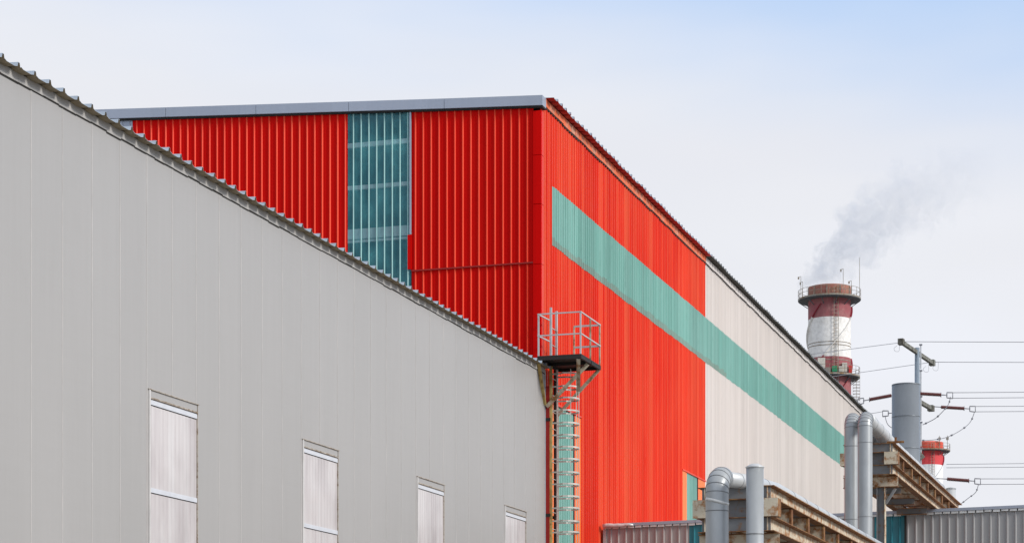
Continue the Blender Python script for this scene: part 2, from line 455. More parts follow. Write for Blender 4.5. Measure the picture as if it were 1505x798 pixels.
mb = MB(); cladding(mb, 0, YC, -1, XL, xa - .004, 0, gtop); own(mb.build('wall_cladding', 'blue_flash'), rb)
# translucent strip with girts behind
mb = MB(); cladding(mb, 0, YC, -1, xb + .004, xc - .004, 0, gtop, ribmat=1, prof=[(0,0),(.2,0),(.22,.004),(.26,.004),(.28,0),(.5,0),(.52,.004),(.56,.004),(.58,0),(.84,0),(.89,.03),(.93,.03)])
strip = own(mb.build('translucent_strip', ['teal_clear', 'teal_rib']), rb)
for ya_, th in ((207, .14), (270, .12), (334, .34), (349, .10)):
    hz = Hat(ya_, (xb + xc) / 2, YC); mb = MB(); mb.box((xb - .3, YC + .012, hz - th), (xc + .3, YC + .12, hz)); own(mb.build('girt', 'girt'), strip)
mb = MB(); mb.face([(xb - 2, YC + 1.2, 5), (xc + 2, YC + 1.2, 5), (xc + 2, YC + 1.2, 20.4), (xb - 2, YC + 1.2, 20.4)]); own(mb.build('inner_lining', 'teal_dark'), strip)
# corner flashing, gable facing part in lengths
mb = MB(); z = 0
cuts = [0, 8.5, Hat(388, XR, YC), Hat(300, XR, YC), Hat(228, XR, YC), gtop(XR) - .1]
for a, b in zip(cuts[:-1], cuts[1:]):
    mb.box((xd, YC - .048, a), (XR + .052, YC + .02, b - .012)); mb.box((XR + .02, YC + .02, a), (XR + .05, YC + .22, b - .012), 1)
own(mb.build('corner_flashing', ['red', 'red_side'], bevel=.004), rb)
# verge flashing on the gable
mb = MB(); X = XR + .12
segw = 3.05
while X > XL:
    X2 = max(X - segw, XL); 
    for (zo, zt, yo, mm) in ((.005, .295, -.13, 0), (-.05, .0, -.075, 1)):
        def zz(x): return gtop(x) + (0)
        i = len(mb.v); xs = (X - .012, X2)
        for x in xs:
            for (yy, z_) in ((YC + yo, zz(x) + zo), (YC + yo, zz(x) + zt), (YC + .25, zz(x) + zt), (YC + .25, zz(x) + zo)): mb.v.append((x, yy, z_))
        for f in [(3,2,1,0),(4,5,6,7),(0,1,5,4),(1,2,6,5),(2,3,7,6),(3,0,4,7)]: mb.f.append(tuple(i + k for k in f)); mb.m.append(mm); mb.sm.append(False)
    X = X2
own(mb.build('verge_flashing', ['blue_flash', 'gap']), rb)
# side wall
yRW = Yat(1036, XR)
yT0 = Yat(811, XR)
BT = 16.05 + EYE; BB = 14.36 + EYE
def side(y0, y1, lo, hi, mat, name='wall_cladding', dx=0.0, **kw):
    mb = MB(); cladding(mb, 1, XR + dx, 1, y0, y1, lo, hi, **kw); return own(mb.build(name, mat), rb)
w1 = (Yat(820, XR), Yat(843, XR)); w2 = (Yat(1009, XR), Yat(1025, XR)); WH = 9.6 + EYE
o1 = (Yat(808, XR), Yat(853, XR)); o2 = (Yat(1002, XR), yRW)
side(YC + .02, yRW, BT, HE, 'red_side')
side(YC + .02, yT0, BB, BT - .002, 'red_side')
mb = MB()
for a, b, lo in ((YC + .02, o1[0], 0), (o1[0], o1[1], WH), (o1[1], o2[0], 0), (o2[0], yRW, WH)):
    cladding(mb, 1, XR, 1, a, b, lo, BB - .002, )
own(mb.build('wall_cladding', 'red_side'), rb)
side(yT0, YE, BB - .03, BT + .03, 'teal_side', 'stripe_cladding', .006, jlo=.018, jhi=.01, sheet=.5)
side(yT0, yRW + 4, BB - .045, BB + .17, 'teal_dirt', 'stripe_lap', .011, jlo=.02, jhi=.04, sheet=.5)
side(yRW, YE, BT, HE, 'white_side', sheet=1.0)
side(yRW, YE, 0, BB - .002, 'white_side')
for (wa, wbb), (oa, ob) in ((w1, o1), (w2, o2)):
    f = MB()
    for a, b in ((oa, wa), (wbb, ob)): f.box((XR - .05, a, 0), (XR + .012, b, WH - .01), 0)
    f.box((XR - .05, wbb + .0, 0), (XR + .02, wbb + .07, WH - .012), 1)
    w = f.build('wall_strip', ['orange', 'red_dark']); own(w, rb)
    p = MB(); cladding(p, 1, XR - .01, 1, wa + .003, wbb - .003, 0, WH - .02); own(p.build('teal_sheet', 'teal_side'), w)
    p = MB(); p.box((XR - .02, oa, WH - .01), (XR + .05, ob, WH + .04)); own(p.build('head_flashing', 'red_side'), w)
# horizontal sheet lap line low on the side wall
mb = MB(); mb.box((xc + .04, YC - .040, HLAP - .045), (xd - .002, YC - .001, HLAP - .006))
own(mb.build('lap_joint', 'red_dark'), rb)
# dark red cover strip beside the warehouse end
mb = MB(); mb.box((XG - .06, YC + .034, 0), (XG + .125, YC + .09, EG - .35)); own(mb.build('cover_strip', 'red_dark'), rb)
# eave flashing / gap / roof
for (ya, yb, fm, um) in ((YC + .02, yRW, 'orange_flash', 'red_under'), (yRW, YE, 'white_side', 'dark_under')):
    mb = MB(); mg = MB(); y = ya; gl = []
    while y < yb:
        st = random.uniform(.6, 1.1); y2 = min(y + st, yb); a = random.uniform(-.02, .02)
        mb.box((XR + .03, y, HE + .01 + a), (XR + .055, y2 - .006, HE + .245 + random.uniform(-.02, .0)))
        gl.append((y, y2, HE + a - .022 - random.uniform(0, .02), HE + .008 + a))
        y = y2
    strip_x(mg, XR + .001, XR + .040, gl)
    own(mb.build('eave_flashing', fm), rb); own(mg.build('joint_gap', 'gap'), rb)
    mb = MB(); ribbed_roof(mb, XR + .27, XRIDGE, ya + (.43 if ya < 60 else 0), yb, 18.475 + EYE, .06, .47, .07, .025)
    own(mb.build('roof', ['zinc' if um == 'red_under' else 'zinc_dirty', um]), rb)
mb = MB()
mb.face([(XRIDGE, YC + .2, gtop(XRIDGE) + .3), (XRIDGE, YE, gtop(XRIDGE) + .3), (XL, YE, gtop(XL) + .1), (XL, YC + .2, gtop(XL) + .1)])
own(mb.build('roof', 'zinc'), rb)
mb = MB(); mb.box((XL, YE - .15, 0), (XR - .01, YE - .02, 18.2 + EYE)); mb.box((XL, YC + .3, 0), (XL + .12, YE - .2, 18.3 + EYE)); own(mb.build('end_wall', 'white_side'), rb)

# ================================================================ annex shed
YA = 65.8
an = empty('annex_shed', (-6, YA, 0), label='low ribbed grey shed with dark teal end bays, standing against the red wall', cat='shed')
def atop(X): return 6.36 + EYE + .015 * (X + 17.8)
def aclad(x0, x1, mat, name='wall_cladding', **kw):
    mb = MB(); cladding(mb, 0, YA, -1, x0, x1, 0, lambda u: atop(u) - .01, prof=[(0,0),(.7,0),(.78,.03),(.9,.03)], **kw); own(mb.build(name, mat), an)
XA0 = XR + .16
xt1, xt2 = Xat(1013, YA), Xat(1050, YA); xu1, xu2 = Xat(1285, YA), Xat(1331, YA)
aclad(XA0, xt1 - .003, 'annex_brown'); aclad(xt1, xt2, 'teal_dark'); aclad(xt2 + .003, xu1 - .003, 'annex_grey')
aclad(xu1, xu2, 'teal_dark'); aclad(xu2 + .003, 14, 'annex_grey')
mb = MB(); mb.box((XA0 - .05, YA - .045, 0), (XA0 + .05, YA + .1, atop(XA0) - .02)); own(mb.build('corner_trim', 'grey_flash'), an); mb = MB(); mb.box((xu2 - .03, YA - .04, 0), (xu2 + .012, YA - .002, atop(xu2) - .02), 1)
own(mb.build('joint_cover', ['grey_flash', 'gap']), an)
def sloped(mb, x0, x1, y0, y1, dz0, dz1, m=0):
    i = len(mb.v)
    for x in (x0, x1):
        for yy, dz in ((y0, dz0), (y0, dz1), (y1, dz1), (y1, dz0)): mb.v.append((x, yy, atop(x) + dz))
    for f in [(0,1,2,3),(7,6,5,4),(0,4,5,1),(1,5,6,2),(2,6,7,3),(3,7,4,0)]: mb.f.append(tuple(i + k for k in f)); mb.m.append(m); mb.sm.append(False)
mb = MB(); x = XA0
while x < 14:       # bright turned-down edge in short tabs between ribs
    sloped(mb, x + .02, x + .235, YA - .07, YA - .045, -.03 + random.uniform(-.01, .01), .035); x += .25
own(mb.build('edge_trim', 'foil'), an)
mb = MB(); x = XA0
while x < 14:
    x2 = min(x + 3, 14); sloped(mb, x, x2 - .01, YA - .09, YA + .06, .04, .13); x = x2
own(mb.build('verge_flashing', 'blue_flash'), an)
mb = MB(); mb.face([(XA0, YA + .05, atop(XA0) + .05), (14, YA + .05, atop(14) + .05), (14, YA + 25, atop(14) + .05), (XA0, YA + 25, atop(XA0) + .05)])
own(mb.build('roof', 'pinkroof'), an)
mb = MB(); mb.box((13.9, YA + .05, 0), (14, YA + 25, atop(14))); mb.box((XA0, YA + 24.9, 0), (13.88, YA + 25, atop(XA0))); own(mb.build('end_wall', 'annex_grey'), an)
mb = MB(); x = XA0 - .03; pth = []
for k in range(9):
    pth.append((x, YA - .13 + random.uniform(-.012, .012), atop(x) + .06 + random.uniform(-.012, .015))); x += .125
mb.tube(pth, [.075, .07, .066, .06, .062, .055, .05, .05, .03], 8); own(mb.build('torn_flashing_roll', 'foil'), an)

# ================================================================ caged ladder and platform
ld = empty('caged_ladder', (XR + .3, YC, 0), label='tall caged steel ladder with a small railed platform on the red wall corner', cat='ladder')
def addp(mb, name, mat, parent=ld): return own(mb.build(name, mat), parent)
X0, X1 = XR + .20, XR + 1.52
PY0, PY1 = 58.15, 60.30
PZ = 10.60 + EYE
mb = MB(); mb.box((X0, PY0, PZ), (X1, PY1, PZ + .035)); 
for yy in (PY0, (PY0 + PY1) / 2 - .03, PY1 - .06): mb.box((X0, yy, PZ - .09), (X1, yy + .06, PZ - .002))
mb.box((X1 - .06, PY0 + .062, PZ - .088), (X1, PY1 - .062, PZ - .002)); mb.box((X0, PY0 + .062, PZ - .088), (X0 + .05, PY1 - .062, PZ - .002))
addp(mb, 'deck', 'black')
def post(x, y, top, mat='steel_rail', w=.042):
    mb = MB(); mb.box((x - w/2, y - w/2, PZ + .036), (x + w/2, y + w/2, top)); addp(mb, 'post', mat)
RT = PZ + 1.24; RM = PZ + .62
for x, y, m_ in ((X0 + .03, PY0 + .03, 'steel_rail'), (X1 - .03, PY0 + .03, 'steel_rail'), (X1 - .03, (PY0 + PY1) / 2, 'steel_rust'), (X1 - .03, PY1 - .03, 'steel_rust'), (X0 + .5, PY1 - .03, 'steel_rust')):
    post(x, y, RT + .01, m_)
for z in (RT, RM):
    mb = MB(); w = .036
    mb.bar((X0, PY0 + .02, z), (X1, PY0 + .02, z), .03, w)
    mb.bar((X1 - .02, PY0, z), (X1 - .02, PY1, z), .03, w)
    mb.bar((X1, PY1 - .02, z), (X0 + .5, PY1 - .02, z), .03, w + .02)
    mb.bar((X0 + .02, PY0, z), (X0 + .08, PY0 + .95, z), .03, w)
    addp(mb, 'rail', 'steel_rail')
SX = XR + .30; SY1, SY2 = YC + .08, YC + .66
ztop = Hat(452, SX, SY1)
zbot = .3
mb = MB(); mb.box((SX - .025, SY1 - .035, PZ + .04), (SX + .035, SY1 + .035, ztop)); addp(mb, 'stile', 'steel_rail')
mb = MB(); mb.box((SX - .025, SY2 - .035, PZ + .04), (SX + .035, SY2 + .035, ztop)); addp(mb, 'stile', 'steel_rail')
mb = MB(); mb.box((SX - .03, SY1 - .035, zbot), (SX + .045, SY1 + .035, PZ - .1)); addp(mb, 'stile', 'yellow_rust')
mb = MB(); mb.box((SX - .07, SY2 - .03, zbot), (SX + .0, SY2 + .03, PZ - .1)); mb.box((SX + .002, SY2 - .035, zbot), (SX + .045, SY2 + .035, PZ - .1), 1); addp(mb, 'stile', ['gap', 'alu'])  # dark box paints the shaded side of the far stile
z = zbot + .2; cnt = 0
while z < ztop - .1:
    if not (PZ - .15 < z < PZ + .06):
        if z > 3.2:
            mb = MB(); mb.tube([(SX, SY1, z), (SX, SY2, z)], .016, 8); addp(mb, 'rung', 'alu')
    z += .49
# cage hoops: flat bar bent round
RC = .40
zc = 3.3; 
while zc < PZ - .25:
    mb = MB(); ym = (SY1 + SY2) / 2; pts = [(SX + .03, SY1), (SX + .30, SY1 - .02)]
    for k in range(9):
        t = -PI / 2 + PI * k / 8; pts.append((SX + .40 + .38 * math.cos(t), ym + RC * math.sin(t)))
    pts += [(SX + .30, SY2 + .02), (SX + .03, SY2)]
    dz = random.uniform(-.012, .012); tl = random.uniform(-.02, .02)
    for a, b in zip(pts[:-1], pts[1:]):
        za = zc + dz + tl * (a[0] - SX); zb_ = zc + dz + tl * (b[0] - SX)
        mb.bar((a[0], a[1], za), (b[0], b[1], zb_), .012, .045)
    addp(mb, 'hoop', 'alu'); zc += .357
for (dx, dy) in ((.78, 0), (.62, -.30), (.62, .30)):
    mb = MB(); ym = (SY1 + SY2) / 2; mb.box((SX + dx - .012, ym + dy - .02, 3.2), (SX + dx, ym + dy + .02, PZ - .2)); addp(mb, 'cage_strap', 'alu')
for zb_ in (6.1 + EYE, 8.9 + EYE, 3.4 + EYE):
    mb = MB(); mb.box((XG - .01, SY1 - .06, zb_), (SX, SY1 + .0, zb_ + .09)); addp(mb, 'wall_bracket', 'black'); mb = MB(); mb.box((XR + .04, SY2 + .035, zb_), (SX, SY2 + .09, zb_ + .09)); addp(mb, 'wall_bracket', 'black')
# diagonal braces
zbr = Hat(598, SX, SY1)
for a, b, m_, w in (((SX - .1, PY0 + .95, zbr), (X1 - .08, PY0 + 1.0, PZ - .09), 'steel_rust', .11), ((SX - .1, PY1 - .1, zbr - .1), (X1 - .05, PY1 - .05, PZ - .09), 'steel_rust', .10),
                 ((XG + .02, YC - .1, zbr + .05), (X0 + .02, PY0 + .05, PZ - .09), 'yellow_rust', .09), ((X1 - .1, PY0 + .05, PZ - .09), (X1 - .36, PY0 + .98, PZ - .85), 'steel_rust', .11)):
    mb = MB(); mb.bar(a, b, w, w * .8); addp(mb, 'brace', m_)

# ================================================================ pipes
def arc(c, a, b, r, n=8):
    """points of a quarter bend: c corner, a incoming dir, b outgoing dir"""
    c = Vector(c); a = Vector(a).normalized(); b = Vector(b).normalized(); o = c - a * r + b * r; pts = []
    for k in range(n + 1):
        t = PI / 2 * k / n; pts.append(o + (-b) * r * math.cos(t) + a * r * math.sin(t))
    return pts
def clad_pipe(mb, pts, r, n=28, seam_every=1.0, seam_m=1, m=0, lobster=False):
    mb.tube(pts, r, n, m)
    # raised bands over the cladding joints
    d = 0
    for p, q in zip(pts[:-1], pts[1:]):
        p = Vector(p); q = Vector(q); L = (q - p).length; dr = (q - p).normalized()
        if L > .6:
            k = seam_every * .6
            while k < L - .1:
                c = p + dr * k; mb.tube([c - dr * .008, c + dr * .008], r + .004, n, seam_m); k += seam_every
        elif lobster:
            mb.tube([p - dr * .006, p + dr * .006], r + .005, n, seam_m)
# near elbowed pipe
zB = 33.6; rB = 34 / 2 * zB / FPX
pt = P(1054, 700, zB); top = Hat(683, pt.x, pt.y)
cB = Vector((pt.x, pt.y, top - rB))
RKY = math.atan2(1012.5, FPX) - TH          # racks are turned slightly from the walls
rdir = Vector((math.sin(RKY), math.cos(RKY), 0)); rright = Vector((math.cos(RKY), -math.sin(RKY), 0))
OB = P(1137, 712, 34.5); OA = P(1315, 650, 56.0)
tB = OB + rdir * 1.9 - rright * .34 + Vector((0, 0, .13))
near = empty('elbow_pipe', (pt.x, pt.y, 0), label='thick grey clad pipe with a segmented elbow, leftmost pipe in front of the rusty racks', cat='pipe', group='clad pipes at the racks')
hd = (Vector((tB.x, tB.y, 0)) - Vector((cB.x, cB.y, 0))).normalized()
mb = MB(); pts = [(cB.x, cB.y, 0), (cB.x, cB.y, 1.5)] + [tuple(v) for v in arc(cB, (0, 0, 1), tuple(hd), .27, 5)]
clad_pipe(mb, pts[0:2] + pts[2:], rB, 32, 1.35, lobster=True)
own(mb.build('riser', ['pipe', 'pipe_seam']), near)
e = cB + hd * .27; r2 = .125
mb = MB(); far = tB + rdir * 13
clad_pipe(mb, [tuple(e), tuple(e * .5 + tB * .5 + Vector((0, 0, .03))), tuple(tB), tuple(tB + rdir * .5), tuple(far)], r2, 24, 1.2)
own(mb.build('horizontal_run', ['pipe_pale', 'pipe_seam']), near)
mb = MB(); a = cB - Vector((0, 0, .40)); mb.tube([a - Vector((.006, 0, .022)), a + Vector((.006, 0, .022))], rB + .010, 32)
own(mb.build('clamp_band', 'foil'), near)
# capped vent pipe
zV = 33.2; rV = 12.8 * zV / FPX; pv = P(1109.5, 700, zV); tv = Hat(687, pv.x, pv.y)
vent = empty('vent_pipe', (pv.x, pv.y, 0), label='grey vent pipe with a shallow conical cap beside the thick elbowed pipe', cat='pipe', group='clad pipes at the racks')
mb = MB(); clad_pipe(mb, [(pv.x, pv.y, 0), (pv.x, pv.y, tv)], rV, 28, 1.28); own(mb.build('shaft', ['pipe', 'pipe_seam']), vent)
mb = MB(); mb.lathe([(rV * .98, tv - .01), (rV + .012, tv), (rV + .012, tv + .012), (.06, tv + .06), (.001, tv + .065)], 28, c=(pv.x, pv.y)); own(mb.build('cap', 'pipe_pale'), vent)
# two tall risers at the upper rack
for k, (px, tp, zz, lab) in enumerate(((1251.8, 605, 54.8, 'left one of two tall grey pipes bending back over the upper rack'), (1271.5, 603, 54.1, 'right one of two tall grey pipes, curving down behind onto the upper rack'))):
    q = P(px, 640, zz); r = 10.7 * zz / FPX; tz = Hat(tp, q.x, q.y); c = Vector((q.x, q.y, tz - r))
    e_ = empty('riser_pipe', (q.x, q.y, 0), label=lab, cat='pipe', group='clad pipes at the racks')
    mb = MB(); clad_pipe(mb, [(c.x, c.y, 0), (c.x, c.y, 2.0)] + [tuple(v) for v in arc(c, (0, 0, 1), tuple(rdir), .24, 6)], r, 28, 1.9, lobster=True)
    own(mb.build('riser', ['pipe', 'pipe_seam']), e_)
    s = c + rdir * .24; E = OA + rdir * 4.0 - rright * (.80 - .42 * k) + Vector((0, 0, r + .01)); 
    run = [tuple(s)]
    for j in range(1, 7):
        t = j / 6; sm = t * t * (3 - 2 * t); run.append(tuple(s.lerp(E, t) + Vector((0, 0, (s.z - E.z) * (t - sm)))))
    run.append(tuple(E + rdir * 9.5)); mb = MB(); clad_pipe(mb, run, r * .98, 28, 1.2); own(mb.build('horizontal_run', ['pipe_pale', 'pipe_seam']), e_)

# ================================================================ pipe racks
def ibeam(mb, p, q, w, h, t=.014, web=0, fl=1, side=0):
    """I section from p to q (centre line); side shifts the web (channel)"""
    p = Vector(p); q = Vector(q); d = (q - p).normalized(); r = d.cross(Vector((0, 0, 1))).normalized()
    mb.bar(p + r * side, q + r * side, t, h - 2 * t, web)
    for s in (-1, 1):
        o = Vector((0, 0, s * (h / 2 - t / 2))); mb.bar(p + o, q + o, w, t, fl)
def rack(name, label, O, L, W, n_cross, S, bents):
    r = empty(name, (O.x, O.y, 0), -RKY, label=label, cat='pipe rack', group='rusty pipe racks')
    r.scale = (S, S, S); z0 = O.z / S; L = L / S
    H1, HC, H2, HB = .22, .29, .24, .26
    def bld(mb, nm, mats, bevel=0): return mb.build(nm, mats, r)
    for x, sd in ((-.08, 0), (-W + .08, 0)):
        mb = MB(); ibeam(mb, (x, .02, z0 - H1 / 2), (x, L, z0 - H1 / 2), .17, H1, side=-.03 if x > -.5 else .03); bld(mb, 'top_beam', ['rust_web', 'rust_flange'])
        mb = MB(); zz = z0 - H1 - HC - H2 / 2; ibeam(mb, (x, .02, zz), (x, L, zz), .17, H2, side=-.03 if x > -.5 else .03); bld(mb, 'bottom_beam', ['rust_web', 'rust_flange'])
    # end channels closing the near end
    mb = MB(); ibeam(mb, (-.06, .06, z0 - H1 / 2), (-W + .06, .06, z0 - H1 / 2), .10, H1, side=0); bld(mb, 'end_beam', ['rust_grey', 'rust_flange'])
    mb = MB(); zz = z0 - H1 - HC - H2 / 2; ibeam(mb, (-.06, .06, zz), (-W + .06, .06, zz), .10, H2); bld(mb, 'end_beam', ['rust_grey', 'rust_flange'])
    for k in range(n_cross):
        y = .08 + k * 1.63
        if y > L - .2: break
        zc = z0 - H1 - HC / 2
        mb = MB()
        if k == 0:
            for x0, x1 in ((-.24, .07), (-W - .07, -W + .24)):
                mb.box((x0, -.06, zc - HC/2 + .004), (x1, .20, zc + HC/2 - .004)); mb.box((x0 - .0, -.075, zc - HC/2 - .006), (x1 + .012, -.061, zc + HC/2 + .002), 2); mb.box((x1 + .002, -.06, zc - HC/2 - .004), (x1 + .014, .21, zc + HC/2), 1)
            mb.box((-W + .25, .16, zc - HC/2 + .001), (-.25, .19, zc + HC/2 - .001), 3)
            bld(mb, 'crossbeam', ['rust_web', 'rust_flange', 'rust_web', 'rust_grey'])
        else:
            mb.box((-W + .01, y, zc - HC/2 + .003), (-.03, y + .02, zc + HC/2 - .003), 0)
            for s_ in (1, -1): mb.box((-W + .01, y, zc + s_ * (HC/2 - .013)), (-.02, y + .15, zc + s_ * (HC/2 - .003)), 1)
            mb.box((-.045, y + .022, zc - HC/2 + .014), (-.025, y + .15, zc + HC/2 - .014), 1)
            mb.box((-.06, y - .012, zc - HC/2 + .003), (-.024, y - .001, zc + HC/2 - .003), 1)
            bld(mb, 'crossbeam', ['rust_web', 'rust_flange'])
    mb = MB(); mb.box((-W + .17, .25, z0 - .05), (-.17, L, z0 - .04)); bld(mb, 'light_block_plate', 'rust_grey')  # plate added to block light from above and darken the pockets between beams
    zb = z0 - H1 - HC - H2 - HB / 2 - .012
    for i, y in enumerate(bents):
        mb = MB(); ibeam(mb, (.04, y, zb), (-W - .04, y, zb), .20, HB); bld(mb, 'support_beam', ['rust_web', 'rust_flange'])
        for x in ((-.36, -W + .36) if i == 0 else (-.3, -W + .3)):
            mb = MB(); zt = zb - HB / 2 - .003
            mb.box((x - .10, y - .1, 0), (x - .085, y + .1, zt)); mb.box((x + .085, y - .1, 0), (x + .10, y + .1, zt), 1); mb.box((x - .084, y - .007, 0), (x + .084, y + .007, zt), 2)
            bld(mb, 'column', ['rust_grey', 'rust_web', 'rust_grey'])
            if x > -.5:
                mb = MB(); mb.bar((x + .11, y, zt - .38), (x + .34, y, zt - .03), .12, .05); mb.bar((x, y + .11, zt - .30), (x + .0, y + .4, zt - .02), .12, .05)
                bld(mb, 'knee_brace', 'rust_grey')
    for y in (2.6, 5.2, 7.8):
        if y < L - 3:
            mb = MB(); ibeam(mb, (-.2, y, zb + .03), (-W + .2, y, zb + .03), .12, .18); bld(mb, 'floor_beam', ['rust_grey', 'rust_flange'])
    # lower secondary longitudinals beneath the support beam
    zz = zb - .02
    for x in (-.42, -W + .42):
        if S == 1.0:
            mb = MB(); ibeam(mb, (x, .5, zz + .03), (x, L, zz + .03), .14, .2); bld(mb, 'runner', ['rust_grey', 'rust_flange'])
    return r
rA = rack('pipe_rack', 'higher rusty steel pipe rack reaching over the grey shed roof', OA, 16.6, 1.22, 10, 1.12, [.30])
mb = MB(); zA = OA.z / 1.12; mb.box((-.20, .10, zA + .002), (.20, .16, zA + .05)); mb.box((-.02, .10, zA + .05), (.03, .15, zA + .14)); mb.build('stub_angle', 'rust_flange', rA)
rBk = rack('pipe_rack', 'lower rusty steel pipe rack in front, with a pale pipe along its top', OB, 14.0, 1.27, 9, 1.0, [.30, 13.2])
mb = MB(); zA = OB.z
for x in (-.95, -.78): mb.box((x, .10, zA + .002), (x + .05, .18, zA + .10))
mb.box((-1.0, .08, zA + .10), (-.7, .2, zA + .125)); mb.build('pipe_shoe', 'rust_flange', rBk)

# ================================================================ steel stack, small duct
ps = P(1331.5, 600, 145); rs = 20.6 * 145 / FPX; ts = Hat(565, ps.x, ps.y)
sk = empty('exhaust_stack', (ps.x, ps.y, 0), label='wide open-topped grey steel exhaust stack beyond the end of the hall', cat='stack')
mb = MB(); mb.lathe([(rs, 0), (rs, ts), (rs - .05, ts), (rs - .05, ts - 2)], 56, c=(ps.x, ps.y)); 
own(mb.build('shell', 'tank'), sk)
for k in range(9):
    mb = MB(); zk = ts - 2.2 * k - .06; mb.lathe([(rs, zk), (rs + .012, zk), (rs + .012, zk + .04), (rs, zk + .04)], 56, c=(ps.x, ps.y)); own(mb.build('weld_band', 'tank'), sk)
pd = P(1397.5, 725, 110); td = Hat(717, pd.x, pd.y); rd = 7 * 110 / FPX
dk = empty('roof_duct', (pd.x, pd.y, 0), label='small pale grey cylindrical duct just behind the far end of the upper rack', cat='duct')
mb = MB(); mb.lathe([(rd, 0), (rd, td), (rd * .3, td + .05), (.001, td + .05)], 32, c=(pd.x, pd.y)); own(mb.build('duct_shell', 'pipe_pale'), dk)
mb = MB(); mb.lathe([(rd + .02, td - .06), (rd + .02, td - .01)], 32, c=(pd.x, pd.y)); own(mb.build('duct_rim', 'pipe'), dk)

# ================================================================ chimneys
def chimney(px, zz, yref, label, mats, dec, far=False):
    c = P(px, yref, zz); top = c.z
    o = empty('chimney', (c.x, c.y, 0), label=label, cat='chimney', group='red and white banded chimneys')
    U = zz / 344.0 if False else 1.0
    R = 3.45; cx, cy = c.x, c.y
    rz = math.atan2(-cx, cy)                 # towards the camera is local -y
    o.rotation_euler.z = rz
    zr1, zr2, zr3 = dec                      # band limits below the top (m)
    def rad(z): return R + max(0, (top - 12 - z)) * .012
    mb = MB(); prof = []; z = 0.0
    zs = [0, top - zr3, top - zr2, top - zr1, top - .9]
    mi = [2, 1, 0, 0]                        # filled below
    def seg(za, zb, m, n=6):
        return [(rad(za + (zb - za) * k / n), za + (zb - za) * k / n, m) for k in range(n)]
    prof = seg(0, top - zr3, 1, 12) + seg(top - zr3, top - zr2, 0, 4) + seg(top - zr2, top - zr1, 1, 4) + seg(top - zr1, top - 2.0, 0, 4)
    prof += [(R, top - 2.0, 2), (R + .02, top - .3, 2), (R + .02, top, 2), (R - .35, top, 3), (R - .4, top - 3, 3)]
    mb.lathe(prof, 64); mb.build('shaft', [mats[0], mats[1], mats[2], 'gal_dark'], o)
    # galleries
    def gallery(zg, rg, rail=1.7, name='gallery'):
        mb = MB(); mb.lathe([(R - .1, zg), (rg, zg + .02), (rg, zg + .30), (R - .1, zg + .30)], 48, 0, smooth=False)
        mb.lathe([(rg + .004, zg + .10), (rg + .05, zg + .10), (rg + .05, zg + .34), (rg + .004, zg + .34)], 48, 1, smooth=False)
        g_ = mb.build(name, ['gal_dark', 'gal'], o)
        mr = MB(); n = 24
        for k in range(n):
            t = 2 * PI * k / n; mr.bar((rg * math.cos(t), rg * math.sin(t), zg + .3), (rg * math.cos(t), rg * math.sin(t), zg + rail), .06, .06)
        for zz_ in (zg + rail, zg + rail * .62):
            mr.tube([(rg * math.cos(2*PI*k/48), rg * math.sin(2*PI*k/48), zz_) for k in range(49)], .035, 5, cap=False)
        mr.build('railing', 'gal', g_)
        for k in range(12):
            mk = MB(); t = 2 * PI * (k + .5) / 12; mk.bar((R * math.cos(t), R * math.sin(t), zg - 1.0), ((rg - .15) * math.cos(t), (rg - .15) * math.sin(t), zg - .01), .10, .12)
            mk.build('bracket', 'gal_dark', g_)
        return g_
    g1 = gallery(top - 2.2, R + 1.6)
    # strakes: helical fins coloured with the bands
    for s in range(3):
        mb = MB(); n = 60; za, zb_ = top - 27, top - 3.2
        for k in range(n):
            q = []
            for kk, rr in ((k, 0), (k, .34), (k + 1, .34), (k + 1, 0)):
                z = za + (zb_ - za) * kk / n
                ph = math.radians(64 + 120 * s) + (z - (top - 5.7)) / 26.8 * 2 * PI - 0
                r_ = rad(z) + rr - .02
                q.append((r_ * math.sin(ph), -r_ * math.cos(ph), z))
            zm = (q[0][2] + q[2][2]) / 2
            m = 0 if zm > top - zr1 else (1 if zm > top - zr2 else (0 if zm > top - zr3 else 1))
            mb.face(q, m); d = Vector((0, 0, .09)); mb.face([Vector(v) + d for v in reversed(q)], m)
            mb.face([q[1], Vector(q[1]) + d, Vector(q[2]) + d, q[2]], m)
        mb.build('strake', ['chim_strake', mats[1]], o)
    # ladder up the front
    mb = MB(); a = math.radians(17)
    for da in (-.35, .35):
        x = (R + .25) * math.sin(a) + da * math.cos(a); y = -(R + .25) * math.cos(a) + da * math.sin(a); mb.bar((x, y, top - 30), (x, y, top - .3), .09, .09)
    z = top - 30
    while z < top - .3:
        mb.bar(((R + .25) * math.sin(a) - .35 * math.cos(a), -(R + .25) * math.cos(a) - .35 * math.sin(a), z), ((R + .25) * math.sin(a) + .35 * math.cos(a), -(R + .25) * math.cos(a) + .35 * math.sin(a), z), .06, .06); z += .6
    mb.build('ladder', 'gal', o)
    return o, top, gallery, R
ch, top, gal, R = chimney(1219, 344, 423, 'large red and white banded chimney giving off smoke, seen over the hall roof', ['chim_red', 'chim_white', 'chim_redcap'], (5.3, 11.7, 19.0))
g2 = gal(top - 14.9, R + 1.45, 1.7)
for (ax, ay, h, nm) in ((-4.6, -1.5, 3.6, 'lightning_rod'), (-4.3, -2.0, 2.6, 'lightning_rod'), (2.2, -4.4, 4.0, 'lightning_rod'), (4.85, -.8, 6.5, 'lightning_rod'), (3.5, -3.6, 2.2, 'lightning_rod')):
    mb = MB(); mb.bar((ax, ay, top - 1.9), (ax, ay, top - 1.9 + h), .07, .07)
    if h < 5: mb.bar((ax, ay, top - 1.9 + h), (ax - .35, ay, top - 2.0 + h), .06, .06); mb.box((ax - .5, ay - .12, top - 2.35 + h), (ax - .25, ay + .12, top - 2.0 + h))
    mb.build(nm, 'gal', ch)
